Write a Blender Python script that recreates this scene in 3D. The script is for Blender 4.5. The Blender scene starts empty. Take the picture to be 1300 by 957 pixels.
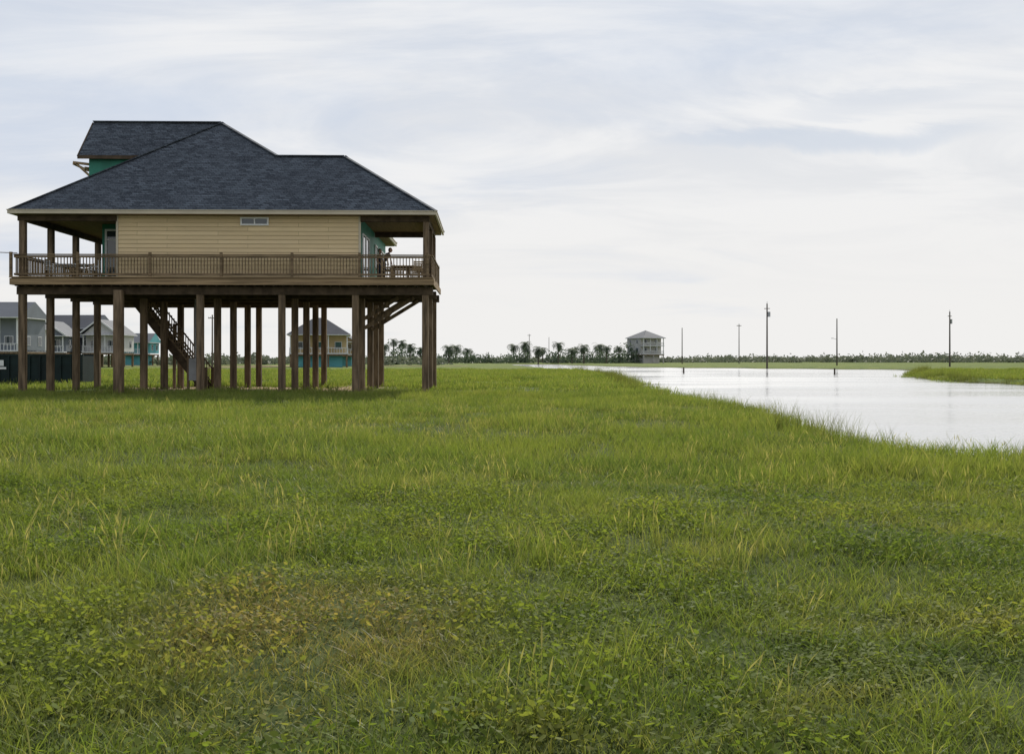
import bpy, math, random
import numpy as np
from mathutils import Vector, Matrix, noise as mnoise
random.seed(7); rng=np.random.default_rng(7)
scene=bpy.context.scene
F=1264.0
def PX(px,Y): return (px-620)*Y/F
def PZ(py,Y): return 1.6+(455-py)*Y/F

# ------------------------------------------------------------------ materials
def new_mat(name):
    m=bpy.data.materials.new(name); m.use_nodes=True
    nt=m.node_tree; nt.nodes.clear()
    out=nt.nodes.new('ShaderNodeOutputMaterial')
    return m,nt,out
def L(nt,a,b): nt.links.new(a,b)
def mixc(nt,fac,a,b,blend='MIX'):
    n=nt.nodes.new('ShaderNodeMix'); n.data_type='RGBA'; n.blend_type=blend
    for sock,v in ((n.inputs[0],fac),(n.inputs[6],a),(n.inputs[7],b)):
        if isinstance(v,(int,float)): sock.default_value=v
        elif isinstance(v,tuple): sock.default_value=(v[0],v[1],v[2],1)
        else: nt.links.new(v,sock)
    return n.outputs[2]
def mathn(nt,op,a,b=None,c=None,clamp=False):
    n=nt.nodes.new('ShaderNodeMath'); n.operation=op; n.use_clamp=clamp
    for i,v in enumerate((a,b,c)):
        if v is None: continue
        if isinstance(v,(int,float)): n.inputs[i].default_value=v
        else: nt.links.new(v,n.inputs[i])
    return n.outputs[0]
def maprange(nt,v,a,b,c=0.0,d=1.0,smooth=True):
    n=nt.nodes.new('ShaderNodeMapRange')
    if smooth: n.interpolation_type='SMOOTHSTEP'
    nt.links.new(v,n.inputs[0])
    for i,x in enumerate((a,b,c,d)): n.inputs[i+1].default_value=x
    return n.outputs[0]
def noisen(nt,vec,scale,detail=4,rough=0.55,dist=0.0):
    n=nt.nodes.new('ShaderNodeTexNoise'); n.inputs['Scale'].default_value=scale
    n.inputs['Detail'].default_value=detail; n.inputs['Roughness'].default_value=rough
    n.inputs['Distortion'].default_value=dist
    if vec is not None: nt.links.new(vec,n.inputs['Vector'])
    return n.outputs['Fac']
def mapping(nt,vec,scale=(1,1,1),loc=(0,0,0),rot=(0,0,0)):
    n=nt.nodes.new('ShaderNodeMapping'); nt.links.new(vec,n.inputs[0])
    n.inputs[1].default_value=loc; n.inputs[2].default_value=rot; n.inputs[3].default_value=scale
    return n.outputs[0]
def geopos(nt): return nt.nodes.new('ShaderNodeNewGeometry').outputs['Position']
def princ(nt,out,col,rough=0.7,spec=0.3,bump=None,bstr=0.3,bdist=0.02):
    p=nt.nodes.new('ShaderNodeBsdfPrincipled')
    if isinstance(col,tuple): p.inputs['Base Color'].default_value=(col[0],col[1],col[2],1)
    else: nt.links.new(col,p.inputs['Base Color'])
    if isinstance(rough,(int,float)): p.inputs['Roughness'].default_value=rough
    else: nt.links.new(rough,p.inputs['Roughness'])
    p.inputs['Specular IOR Level'].default_value=spec
    if bump is not None:
        b=nt.nodes.new('ShaderNodeBump'); b.inputs['Strength'].default_value=bstr; b.inputs['Distance'].default_value=bdist
        nt.links.new(bump,b.inputs['Height']); nt.links.new(b.outputs[0],p.inputs['Normal'])
    nt.links.new(p.outputs[0],out.inputs[0]); return p
def simple(name,c,rough=0.7,spec=0.3,var=0.25,scale=1.5,stretch=(1,1,1),bstr=0.15):
    m,nt,out=new_mat(name); p=geopos(nt); v=mapping(nt,p,stretch)
    n=noisen(nt,v,scale,6); 
    a=tuple(x*(1-var) for x in c); b=tuple(min(1,x*(1+var)) for x in c)
    col=mixc(nt,maprange(nt,n,0.3,0.7),a,b)
    princ(nt,out,col,rough,spec,n,bstr); return m
M={}
M['wood']=simple('weathered_timber',(0.15,0.108,0.068),0.8,0.2,0.5,1.2,(6,6,0.7))
M['woodd']=simple('dark_timber',(0.08,0.058,0.038),0.85,0.15,0.35,1.5,(2,2,2))
M['rail']=simple('railing_timber',(0.17,0.122,0.072),0.8,0.2,0.4,2.0,(0.6,2,4))
M['fasciaw']=simple('deck_fascia_timber',(0.27,0.19,0.108),0.8,0.2,0.4,1.2,(0.35,1,9))
M['ceil']=simple('porch_ceiling_board',(0.22,0.145,0.085),0.7,0.2,0.25,1.5,(7,0.6,1))
M['trim']=simple('tan_trim',(0.52,0.46,0.35),0.6,0.3,0.08,1.0)
M['white']=simple('white_paint',(0.75,0.76,0.76),0.5,0.4,0.06,1.0)
M['teal']=simple('teal_sheathing',(0.035,0.2,0.14),0.6,0.3,0.15,1.2)
M['lightwood']=simple('light_timber',(0.45,0.33,0.19),0.7,0.3,0.2,4.0)
M['dump']=simple('dark_green_steel',(0.007,0.018,0.018),0.6,0.25,0.35,1.2,(1,1,1))
M['skin']=simple('skin',(0.45,0.27,0.19),0.55,0.3,0.05)
M['hair']=simple('hair',(0.02,0.014,0.01),0.6,0.3,0.2,30)
M['cloth1']=simple('navy_cloth',(0.03,0.035,0.05),0.9,0.1,0.2,10)
M['cloth2']=simple('grey_cloth',(0.09,0.09,0.1),0.9,0.1,0.2,10)
M['jeans']=simple('denim',(0.03,0.04,0.07),0.9,0.1,0.2,10)
M['pole']=simple('utility_pole_timber',(0.10,0.085,0.07),0.9,0.1,0.2,1.0)
M['metal']=simple('galvanised_metal',(0.3,0.31,0.32),0.5,0.5,0.15,2.0)
M['dirt']=simple('bare_sand',(0.30,0.22,0.14),0.95,0.1,0.3,1.5)
def glass():
    m,nt,out=new_mat('window_glass'); princ(nt,out,(0.04,0.055,0.06),0.05,0.8); return m
M['glass']=glass()
def siding():
    m,nt,out=new_mat('yellow_lap_siding'); p=geopos(nt)
    n=noisen(nt,mapping(nt,p,(0.6,0.6,3)),1.5,5)
    br=nt.nodes.new('ShaderNodeTexBrick')
    sx=nt.nodes.new('ShaderNodeSeparateXYZ'); L(nt,p,sx.inputs[0])
    cb=nt.nodes.new('ShaderNodeCombineXYZ'); L(nt,sx.outputs[0],cb.inputs[0]); L(nt,mathn(nt,'SUBTRACT',sx.outputs[2],5.22),cb.inputs[1])
    L(nt,cb.outputs[0],br.inputs['Vector']); br.inputs['Scale'].default_value=1
    br.inputs['Brick Width'].default_value=3.6; br.inputs['Row Height'].default_value=0.19
    br.inputs['Mortar Size'].default_value=0.008; br.offset=0.37
    br.inputs['Color1'].default_value=(0.76,0.60,0.36,1); br.inputs['Color2'].default_value=(0.65,0.505,0.295,1); br.inputs['Mortar'].default_value=(0.36,0.28,0.16,1)
    col=mixc(nt,maprange(nt,n,0.3,0.7,0.0,0.3),br.outputs['Color'],(0.52,0.41,0.26))
    princ(nt,out,col,0.65,0.25,n,0.1); return m
M['siding']=siding()
def shingles():
    m,nt,out=new_mat('asphalt_shingles'); p=geopos(nt)
    sx=nt.nodes.new('ShaderNodeSeparateXYZ'); L(nt,p,sx.inputs[0])
    u=mathn(nt,'ADD',sx.outputs[0],mathn(nt,'MULTIPLY',sx.outputs[1],0.83)); cb=nt.nodes.new('ShaderNodeCombineXYZ')
    L(nt,u,cb.inputs[0]); L(nt,mathn(nt,'MULTIPLY',sx.outputs[2],1.5),cb.inputs[1])
    br=nt.nodes.new('ShaderNodeTexBrick'); L(nt,cb.outputs[0],br.inputs['Vector']); br.inputs['Scale'].default_value=1
    br.inputs['Brick Width'].default_value=0.32; br.inputs['Row Height'].default_value=0.15; br.inputs['Mortar Size'].default_value=0.012
    br.inputs['Color1'].default_value=(0.10,0.12,0.145,1); br.inputs['Color2'].default_value=(0.03,0.037,0.048,1); br.inputs['Mortar'].default_value=(0.018,0.02,0.026,1)
    n=noisen(nt,p,0.7,5); n2=noisen(nt,p,14,3)
    col=mixc(nt,maprange(nt,n,0.35,0.7,0,0.5),br.outputs['Color'],(0.035,0.042,0.053))
    col=mixc(nt,maprange(nt,n2,0.45,0.7,0,0.5),col,(0.13,0.145,0.17))
    princ(nt,out,col,0.9,0.12,n2,0.5,0.03); return m
M['roof']=shingles()

def grass_color(nt,pos,rnd):
    n1=noisen(nt,pos,0.09,3,0.6); n2=noisen(nt,pos,0.55,4,0.6); n3=noisen(nt,mapping(nt,pos,(1,1,1),(13,7,0)),0.22,4,0.6)
    n5=noisen(nt,mapping(nt,pos,(0.5,1.4,1),(3,17,0)),0.9,4,0.65)
    n6=noisen(nt,mapping(nt,pos,(0.8,1.2,1),(31,5,0)),2.6,3,0.6)
    c=mixc(nt,maprange(nt,n1,0.38,0.62),GA,GB)
    c=mixc(nt,maprange(nt,n2,0.42,0.68,0,0.8),c,GC)
    c=mixc(nt,maprange(nt,n3,0.50,0.66,0,0.8),c,GD)
    c=mixc(nt,maprange(nt,n5,0.53,0.67,0,0.7),c,GF)
    c=mixc(nt,maprange(nt,n6,0.5,0.68,0,0.6),c,GD)
    d=nt.nodes.new('ShaderNodeVectorMath'); d.operation='DISTANCE'
    L(nt,mapping(nt,pos,(0.95,0.75,0),(0,0,0)),d.inputs[0]); d.inputs[1].default_value=(-1.1*0.95,5.7*0.75,0)
    dn=mathn(nt,'ADD',d.outputs['Value'],mathn(nt,'MULTIPLY',mathn(nt,'SUBTRACT',n2,0.5),2.4))
    dead=maprange(nt,dn,0.3,1.5,0.8,0.0)
    if rnd is not None:
        c=mixc(nt,maprange(nt,rnd,0.86,0.89,0,0.85),c,(0.36,0.30,0.13))
        c=mixc(nt,maprange(nt,rnd,0.1,0.75,0,0.5),c,GE)
        dead=mathn(nt,'MULTIPLY',dead,maprange(nt,rnd,0.25,0.5,0.35,1.0))
    c=mixc(nt,dead,c,(0.30,0.23,0.095))
    return c
GA=(0.105,0.155,0.026); GB=(0.155,0.195,0.034); GC=(0.21,0.235,0.05); GD=(0.05,0.095,0.02); GE=(0.18,0.235,0.055); GF=(0.27,0.25,0.08)
def grassmat(name,dark=1.0,spec=0.25,rough=.5,root_shade=.7,tint=None):
    m,nt,out=new_mat(name); p=geopos(nt)
    at=nt.nodes.new('ShaderNodeAttribute'); at.attribute_name='rnd'
    c=grass_color(nt,p,at.outputs['Fac'])
    if tint: c=mixc(nt,.6,c,tint)
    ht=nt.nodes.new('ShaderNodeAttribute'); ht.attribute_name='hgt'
    c=mixc(nt,maprange(nt,ht.outputs['Fac'],0.0,0.55,root_shade,0.0),c,(0.035,0.048,0.012))  # shade between blades painted into the colour, darker towards the root
    if dark!=1: c=mixc(nt,1.0,c,(dark,dark,dark*0.9),'MULTIPLY')
    pb=nt.nodes.new('ShaderNodeBsdfPrincipled'); L(nt,c,pb.inputs['Base Color']); pb.inputs['Roughness'].default_value=rough; pb.inputs['Specular IOR Level'].default_value=spec
    tr=nt.nodes.new('ShaderNodeBsdfTranslucent'); L(nt,mixc(nt,1.0,c,(1.5,1.48,0.9),'MULTIPLY'),tr.inputs[0])
    mx=nt.nodes.new('ShaderNodeMixShader'); mx.inputs[0].default_value=0.5
    L(nt,pb.outputs[0],mx.inputs[1]); L(nt,tr.outputs[0],mx.inputs[2]); L(nt,mx.outputs[0],out.inputs[0]); return m
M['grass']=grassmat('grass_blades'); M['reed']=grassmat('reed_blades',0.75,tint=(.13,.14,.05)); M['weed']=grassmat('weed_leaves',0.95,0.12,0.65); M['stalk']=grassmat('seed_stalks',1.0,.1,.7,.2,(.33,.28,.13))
def groundmat():
    m,nt,out=new_mat('ground_cover'); p=geopos(nt)
    c=grass_color(nt,p,None)
    sx=nt.nodes.new('ShaderNodeSeparateXYZ'); L(nt,p,sx.inputs[0])
    near=maprange(nt,sx.outputs[1],25,75)
    n=noisen(nt,p,6,6,0.7)
    soil=mixc(nt,maprange(nt,n,0.35,0.65),(0.03,0.045,0.012),(0.075,0.095,0.025))
    c=mixc(nt,near,soil,mixc(nt,1.0,c,(.85,.85,.85),'MULTIPLY'))
    far=noisen(nt,mapping(nt,p,(0.03,0.12,1)),1,5)
    c=mixc(nt,mathn(nt,'MULTIPLY',near,maprange(nt,far,0.4,0.65,0,0.55)),c,(0.08,0.115,0.03))
    ax=mathn(nt,'ABSOLUTE',mathn(nt,'ADD',sx.outputs[0],12.5)); ay=mathn(nt,'ABSOLUTE',mathn(nt,'SUBTRACT',sx.outputs[1],51.0))
    dd=mathn(nt,'MAXIMUM',mathn(nt,'SUBTRACT',ax,6.5),mathn(nt,'SUBTRACT',ay,5.6))
    n4=noisen(nt,p,0.8,5,0.65)
    dd=mathn(nt,'ADD',dd,mathn(nt,'MULTIPLY',mathn(nt,'SUBTRACT',n4,0.5),5))
    c=mixc(nt,maprange(nt,dd,-0.6,0.9,1,0),c,mixc(nt,n,(0.28,0.20,0.12),(0.40,0.30,0.19)))
    c=mixc(nt,maprange(nt,sx.outputs[2],-0.32,-0.12,1,0),c,(0.06,0.052,0.035))
    princ(nt,out,c,0.95,0.1,n,0.6,0.05); return m
M['ground']=groundmat()
def watermat():
    m,nt,out=new_mat('pond_water'); p=geopos(nt)
    n=noisen(nt,mapping(nt,p,(1.6,4.0,1)),1.6,6,0.65); n2=noisen(nt,mapping(nt,p,(0.25,0.8,1)),1,3)
    patch=maprange(nt,noisen(nt,mapping(nt,p,(0.04,0.12,1)),1,4),.35,.65,.08,.22)
    h=mathn(nt,'ADD',n,mathn(nt,'MULTIPLY',n2,1.2))
    pr=princ(nt,out,(0.40,0.41,0.42),patch,0.6,h,0.38,0.02); pr.inputs['IOR'].default_value=1.36
    return m
M['water']=watermat()
def leafmat(name,a,b):
    m,nt,out=new_mat(name); p=geopos(nt); at=nt.nodes.new('ShaderNodeAttribute'); at.attribute_name='rnd'
    c=mixc(nt,at.outputs['Fac'],a,b)
    pb=nt.nodes.new('ShaderNodeBsdfPrincipled'); L(nt,c,pb.inputs['Base Color']); pb.inputs['Roughness'].default_value=0.6; pb.inputs['Specular IOR Level'].default_value=0.2
    tr=nt.nodes.new('ShaderNodeBsdfTranslucent'); L(nt,c,tr.inputs[0])
    mx=nt.nodes.new('ShaderNodeMixShader'); mx.inputs[0].default_value=0.3
    L(nt,pb.outputs[0],mx.inputs[1]); L(nt,tr.outputs[0],mx.inputs[2]); L(nt,mx.outputs[0],out.inputs[0]); return m
M['shrub']=leafmat('hazed_shrub_leaves',(0.10,0.125,0.085),(0.19,0.205,0.14))  # distance haze put into the leaf colours by lightening them
M['palm']=leafmat('hazed_palm_fronds',(0.065,0.095,0.065),(0.12,0.155,0.09))  # frond colours made paler and bluer to stand for distance haze

# ------------------------------------------------------------------ mesh builder
class MB:
    def __init__(s): s.v=[]; s.f=[]; s.m=[]; s.mats=[]
    def mi(s,k):
        if k not in s.mats: s.mats.append(k)
        return s.mats.index(k)
    def poly(s,pts,k):
        b=len(s.v); s.v+= [tuple(p) for p in pts]; s.f.append(tuple(range(b,b+len(pts)))); s.m.append(s.mi(k))
    def box(s,x0,x1,y0,y1,z0,z1,k):
        b=len(s.v); s.v+=[(x0,y0,z0),(x1,y0,z0),(x1,y1,z0),(x0,y1,z0),(x0,y0,z1),(x1,y0,z1),(x1,y1,z1),(x0,y1,z1)]
        for f in ((0,3,2,1),(4,5,6,7),(0,1,5,4),(1,2,6,5),(2,3,7,6),(3,0,4,7)):
            s.f.append(tuple(b+i for i in f)); s.m.append(s.mi(k))
    def beam(s,p0,p1,w,h,k):
        p0=Vector(p0);p1=Vector(p1); d=(p1-p0).normalized()
        up=Vector((0,0,1)) if abs(d.z)<0.95 else Vector((0,1,0))
        r=d.cross(up).normalized()*w/2; u=r.cross(d).normalized()*h/2
        b=len(s.v)
        for q in (p0,p1):
            for a,c in ((-1,-1),(1,-1),(1,1),(-1,1)): s.v.append(tuple(q+r*a+u*c))
        for f in ((0,1,2,3),(7,6,5,4),(0,4,5,1),(1,5,6,2),(2,6,7,3),(3,7,4,0)):
            s.f.append(tuple(b+i for i in f)); s.m.append(s.mi(k))
    def cyl(s,p0,p1,r0,r1,k,n=10):
        p0=Vector(p0);p1=Vector(p1); d=(p1-p0).normalized()
        up=Vector((0,0,1)) if abs(d.z)<0.95 else Vector((0,1,0))
        a=d.cross(up).normalized(); c=a.cross(d)
        b=len(s.v)
        for q,r in ((p0,r0),(p1,r1)):
            for i in range(n):
                t=2*math.pi*i/n; s.v.append(tuple(q+a*math.cos(t)*r+c*math.sin(t)*r))
        for i in range(n):
            j=(i+1)%n; s.f.append((b+i,b+j,b+n+j,b+n+i)); s.m.append(s.mi(k))
        s.f.append(tuple(b+i for i in reversed(range(n)))); s.m.append(s.mi(k))
        s.f.append(tuple(b+n+i for i in range(n))); s.m.append(s.mi(k))
    def build(s,name,parent=None,bevel=0):
        me=bpy.data.meshes.new(name); me.from_pydata(s.v,[],s.f)
        for k in s.mats: me.materials.append(M[k])
        me.polygons.foreach_set('material_index',s.m); me.update()
        o=bpy.data.objects.new(name,me); scene.collection.objects.link(o)
        if parent: o.parent=parent
        if bevel:
            md=o.modifiers.new('bevel','BEVEL'); md.width=bevel; md.segments=1; md.limit_method='ANGLE'
        return o
def empty(name,loc=(0,0,0)):
    e=bpy.data.objects.new(name,None); scene.collection.objects.link(e); e.location=loc; return e

# ------------------------------------------------------------------ terrain & water
WP=np.array([(5,292),(7.5,235),(12,152),(12.3,108),(9.8,68),(8.0,50),(8.1,41),(8.8,34.5),(8.5,29),(7.6,22.8),(7.3,19.6),(7.8,17.4),(9,16.1),(11.5,15),(16,14),(26,12.6),(75,13),
 (75,54),(50,61),(39,67),(37.5,77),(43,100),(58,132),(69,160),(38,196),(28,225),(20,292)],float)
def sdf(P):
    P=np.asarray(P,float); n=len(WP); best=np.full(len(P),1e9); ins=np.zeros(len(P),bool)
    for i in range(n):
        a=WP[i]; b=WP[(i+1)%n]; ab=b-a; t=np.clip(((P-a)@ab)/(ab@ab),0,1)
        d=np.hypot(*(P-(a+t[:,None]*ab)).T); best=np.minimum(best,d)
        c=((a[1]>P[:,1])!=(b[1]>P[:,1])); xx=a[0]+(P[:,1]-a[1])*(b[0]-a[0])/((b[1]-a[1]) if b[1]!=a[1] else 1e-9)
        ins^= c&(P[:,0]<xx)
    wob=0.35*np.sin(P[:,0]*1.1+P[:,1]*0.7)+0.25*np.sin(P[:,1]*1.9-P[:,0]*0.6)+0.15*np.sin(P[:,1]*4.1)
    return np.where(ins,-best,best)+wob*0.7
def terrain(P):
    s=sdf(P); z=np.clip(-0.3+s*0.28,-1.1,0.0)
    und=0.05*np.sin(P[:,0]*0.35+1)*np.sin(P[:,1]*0.28)+0.03*np.sin(P[:,0]*0.9+P[:,1]*0.6)
    z=z+und*np.clip(s/3,0,1); return z,s
def axis(fine0,fine1,step,lo,hi):
    a=list(np.arange(fine0,fine1+1e-6,step)); d=step; x=fine1
    while x<hi: d*=1.18; x+=d; a.append(x)
    d=step; x=fine0; b=[]
    while x>lo: d*=1.18; x-=d; b.append(x)
    return np.array(b[::-1]+a)
xs=axis(-28,60,0.5,-4500,4500); ys=axis(0,110,0.5,-60,5000)
XX,YY=np.meshgrid(xs,ys); P=np.column_stack([XX.ravel(),YY.ravel()]); Z,_=terrain(P)
nx=len(xs); ny=len(ys)
idx=np.arange(nx*ny).reshape(ny,nx)
faces=np.stack([idx[:-1,:-1],idx[:-1,1:],idx[1:,1:],idx[1:,:-1]],-1).reshape(-1,4)
me=bpy.data.meshes.new('ground'); me.from_pydata(np.column_stack([P,Z]).tolist(),[],faces.tolist()); me.materials.append(M['ground'])
me.polygons.foreach_set('use_smooth',[True]*len(me.polygons))
g=bpy.data.objects.new('ground',me); scene.collection.objects.link(g)
mb=MB(); mb.poly([(-6,8,-0.3),(95,8,-0.3),(95,300,-0.3),(-6,300,-0.3)],'water'); mb.build('pond_water')
mb=MB()
for a,b,w in (((-260,236),(-4,205),7),((-62,90),(-34,236),5)):
    a=Vector((a[0],a[1],0.06)); b=Vector((b[0],b[1],0.06)); d=(b-a).normalized(); r=Vector((-d.y,d.x,0))*w/2
    if w==5: a.z=b.z=0.065
    mb.poly([a-r,b-r,b+r,a+r],'dirt')
mb.build('dirt_road')

# ------------------------------------------------------------------ main house
H=empty('stilt_house')
CX=[-20.79,-16.38,-12.89,-9.26,-6.02,-2.81]; RY=[45.0,47.85,50.7,53.55,56.4]
mb=MB()
for i,x in enumerate(CX):
    for j,y in enumerate(RY):
        if i==5 and j>2: continue
        w=0.145 if not(i==1 and j==0) else 0.185
        yy=y if not(i==1 and j==0) else 44.55
        jx=random.uniform(-.04,.04)
        mb.box(x-w+jx,x+w+jx,yy-w,yy+w,-0.4,4.62,'wood')
mb.build('pilings',H,0.02)
mb=MB()
for j,y in enumerate(RY):
    x1=-2.5 if j<3 else -5.6
    mb.box(-21.0,x1,y-0.17,y-0.06,4.45,4.80,'woodd'); mb.box(-21.0,x1,y+0.06,y+0.17,4.45,4.80,'woodd')
x=-20.9
while x<-2.6:
    y1=51.0 if x>-5.6 else 56.7
    mb.box(x-0.025,x+0.025,44.5,y1,4.80,5.10,'woodd'); x+=0.42
mb.box(-21.05,-5.55,44.45,56.75,5.10,5.16,'woodd'); mb.box(-5.55,-2.5,44.45,51.05,5.10,5.158,'woodd')
mb.build('deck_framing',H)
mb=MB()
mb.box(-21.1,-2.45,44.38,44.44,4.86,5.14,'fasciaw'); mb.box(-21.1,-2.45,44.33,44.47,5.165,5.21,'fasciaw')
mb.box(-2.49,-2.43,44.45,51.05,4.86,5.14,'fasciaw'); mb.box(-21.12,-21.06,44.45,56.75,4.86,5.14,'fasciaw')
y=44.5
while y<56.7:
    mb.box(-21.05,-5.55 if y>50.9 else -2.48,y,y+0.135,5.165,5.205,'rail'); y+=0.14
mb.build('deck_boards',H)
def railing(mb,p0,p1,newels,k='rail',zb=5.21):
    p0=Vector(p0);p1=Vector(p1); Ln=(p1-p0).length; d=(p1-p0)/Ln
    def at(t,z): q=p0+d*t; return (q.x,q.y,z)
    mb.beam(at(0,zb+0.99),at(Ln,zb+0.99),0.14,0.045,k)
    mb.beam(at(0,zb+0.90),at(Ln,zb+0.90),0.04,0.09,k); mb.beam(at(0,zb+0.12),at(Ln,zb+0.12),0.04,0.09,k)
    t=0.1
    while t<Ln: mb.beam(at(t,zb+0.165),at(t,zb+0.855),0.036,0.036,k); t+=0.14
    for t in newels: mb.beam(at(t,zb),at(t,zb+1.10),0.11,0.11,k)
mb=MB(); yr=44.55
nx_=[PX(p,yr)+20.98 for p in (21,104,194,283,372,457,543)]
railing(mb,(-20.98,yr,0),(-2.6,yr,0),nx_)
railing(mb,(-2.55,yr+.1,0),(-2.55,50.9,0),[3.1,6.2])
railing(mb,(-20.98,yr+.1,0),(-20.98,56.6,0),[3.1,6.1,9.0,12.0])
railing(mb,(-20.9,56.6,0),(-16.7,56.6,0),[2.1])
railing(mb,(-5.7,50.95,0),(-2.6,50.95,0),[1.6])
mb.build('deck_railing',H)
mb=MB()
for x,y in [(-20.79,y) for y in RY[:4]]+[(-2.81,y) for y in RY[:3]]+[(-20.79,56.4)]:
    mb.box(x-0.13,x+0.13,y-0.13,y+0.13,5.21,7.74,'wood')
mb.box(-21.0,-16.62,44.9,45.1,7.74,8.0,'woodd'); mb.box(-20.9,-20.68,45.11,56.5,7.74,8.0,'woodd')
mb.box(-5.75,-2.66,44.9,45.1,7.74,8.0,'woodd'); mb.box(-2.92,-2.70,45.11,50.85,7.74,8.0,'woodd'); mb.box(-5.75,-2.93,50.6,50.8,7.74,8.0,'woodd')
mb.build('porch_posts',H,0.01)
ez=8.15; A=(-21.15,44.4,ez);B=(-5.27,44.4,ez);C=(-5.27,57.0,ez);D=(-21.15,57.0,ez);Pk=(-13.5,50.7,13.5)
mb=MB()
R1=(-10.13,48.11,11.31); R2=(-6.93,48.11,11.31); E1=(-2.35,44.4,ez); E2=(-2.35,51.82,ez)
mb.poly([A,E1,R2,R1,Pk],'roof'); mb.poly([A,Pk,D],'roof'); mb.poly([D,Pk,C],'roof')
mb.poly([R1,(-5.27,51.82,ez),C,Pk],'roof')
mb.poly([E1,E2,R2],'roof'); mb.poly([E2,(-5.27,51.82,ez),R1,R2],'roof')
mb.build('roof',H)
mb=MB()
for a,b in ((A,Pk),(Pk,R1),(R1,R2),(R2,E1),(R2,E2),(Pk,C),(D,Pk)):
    mb.beam(Vector(a)+Vector((0,0,0.02)),Vector(b)+Vector((0,0,0.02)),0.26,0.05,'roof')
mb.beam((-19.9,50.7,13.53),(-13.5,50.7,13.53),0.26,0.05,'roof')
mb.build('ridge_caps',H)
mb=MB()
def fas(mb,p,q,w=0.04):
    x0,x1=sorted((p[0],q[0]));y0,y1=sorted((p[1],q[1]))
    mb.box(x0-w,x1+w,y0-w,y1+w,ez-0.16,ez-0.015,'trim')
    mb.box(x0-w-.03,x1+w+.03,y0-w-.03,y1+w+.03,ez-0.014,ez+0.02,'trim')
fas(mb,(-21.15,44.4),(-2.35,44.4)); fas(mb,(-2.35,44.5),(-2.35,51.8)); fas(mb,(-21.15,44.5),(-21.15,57)); fas(mb,(-5.27,51.9),(-5.27,57)); fas(mb,(-5.1,51.82),(-2.5,51.82))
fas(mb,(-21.0,57),(-5.4,57))
mb.build('roof_fascia',H)
mb=MB()
mb.box(-21.08,-5.33,44.47,56.9,8.0,8.04,'ceil'); mb.box(-5.33,-2.42,44.47,51.7,8.0,8.039,'ceil')
mb.build('porch_ceiling',H)
mb=MB()
e0=(-19.9,48.8,11.45); e1=(-13.6,48.8,11.45); r0=(-19.9,50.7,13.5); r1=(-13.5,50.7,13.5); k0=(-19.9,52.6,11.45); k1=(-13.6,52.6,11.45)
mb.poly([e0,e1,r1,r0],'roof'); mb.poly([r0,r1,k1,k0],'roof')
def off(p,dz): return (p[0],p[1],p[2]-dz)
mb.poly([off(e1,.14),off(e0,.14),off(r0,.14),off(r1,.14)],'woodd'); mb.poly([off(r1,.14),off(r0,.14),off(k0,.14),off(k1,.14)],'woodd')
mb.box(-19.93,-14,48.76,48.80,11.28,11.45,'woodd')
mb.beam((-19.92,48.8,11.37),(-19.92,50.7,13.42),0.05,0.16,'woodd'); mb.beam((-19.92,52.6,11.37),(-19.92,50.7,13.42),0.05,0.16,'woodd')
mb.box(-19.5,-15,49.1,52.3,8.6,11.4,'teal')
mb.poly([(-19.5,49.1,11.4),(-19.5,52.3,11.4),(-19.5,50.7,13.2)],'teal')
for yy in (49.3,50.7): 
    mb.beam((-20.35,yy,11.2),(-19.5,yy,11.1),0.07,0.12,'fasciaw'); mb.beam((-20.2,yy,11.15),(-19.5,yy,10.5),0.07,0.1,'fasciaw')
mb.beam((-20.3,49.2,11.12),(-20.3,51,11.12),0.07,0.1,'fasciaw')
mb.build('dormer',H)
mb=MB(); z=5.22; yw=45.0
mb.box(-16.6,-5.8,45.03,56.3,5.22,7.995,'teal')
while z<7.98:
    h=min(0.19,7.995-z)
    mb.poly([(-16.62,yw-0.028,z),(-5.78,yw-0.028,z),(-5.78,yw+0.0,z+h),(-16.62,yw+0.0,z+h)],'siding')
    mb.poly([(-16.62,yw,z),(-5.78,yw,z),(-5.78,yw-0.028,z),(-16.62,yw-0.028,z)],'siding'); z+=0.19
mb.box(-16.66,-16.56,44.955,45.02,5.22,7.99,'trim'); mb.box(-5.84,-5.74,44.955,45.02,5.22,7.99,'trim')
mb.box(-18.4,-16.61,47.9,53.0,5.22,7.993,'teal')
mb.build('walls',H)
mb=MB()
def win_front(mb,x0,x1,z0,z1,y,nm=0,f=0.07,tr=0):
    mb.box(x0,x1,y-0.06,y+0.0,z1-f,z1,'white'); mb.box(x0,x1,y-0.06,y,z0,z0+f,'white')
    mb.box(x0,x0+f,y-0.058,y,z0+f,z1-f,'white'); mb.box(x1-f,x1,y-0.058,y,z0+f,z1-f,'white')
    mb.box(x0+f,x1-f,y-0.02,y-0.005,z0+f,z1-f,'glass')
    for i in range(nm):
        xm=x0+(x1-x0)*(i+1)/(nm+1); mb.box(xm-.025,xm+.025,y-.05,y-.021,z0+f,z1-f,'white')
    if tr: mb.box(x0+f,x1-f,y-.049,y-.0215,tr-.03,tr+.03,'white')
win_front(mb,-11.12,-9.86,7.56,7.93,44.965,1)
win_front(mb,-18.25,-17.0,5.22,7.75,47.89,1,0.09,7.25)
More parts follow.
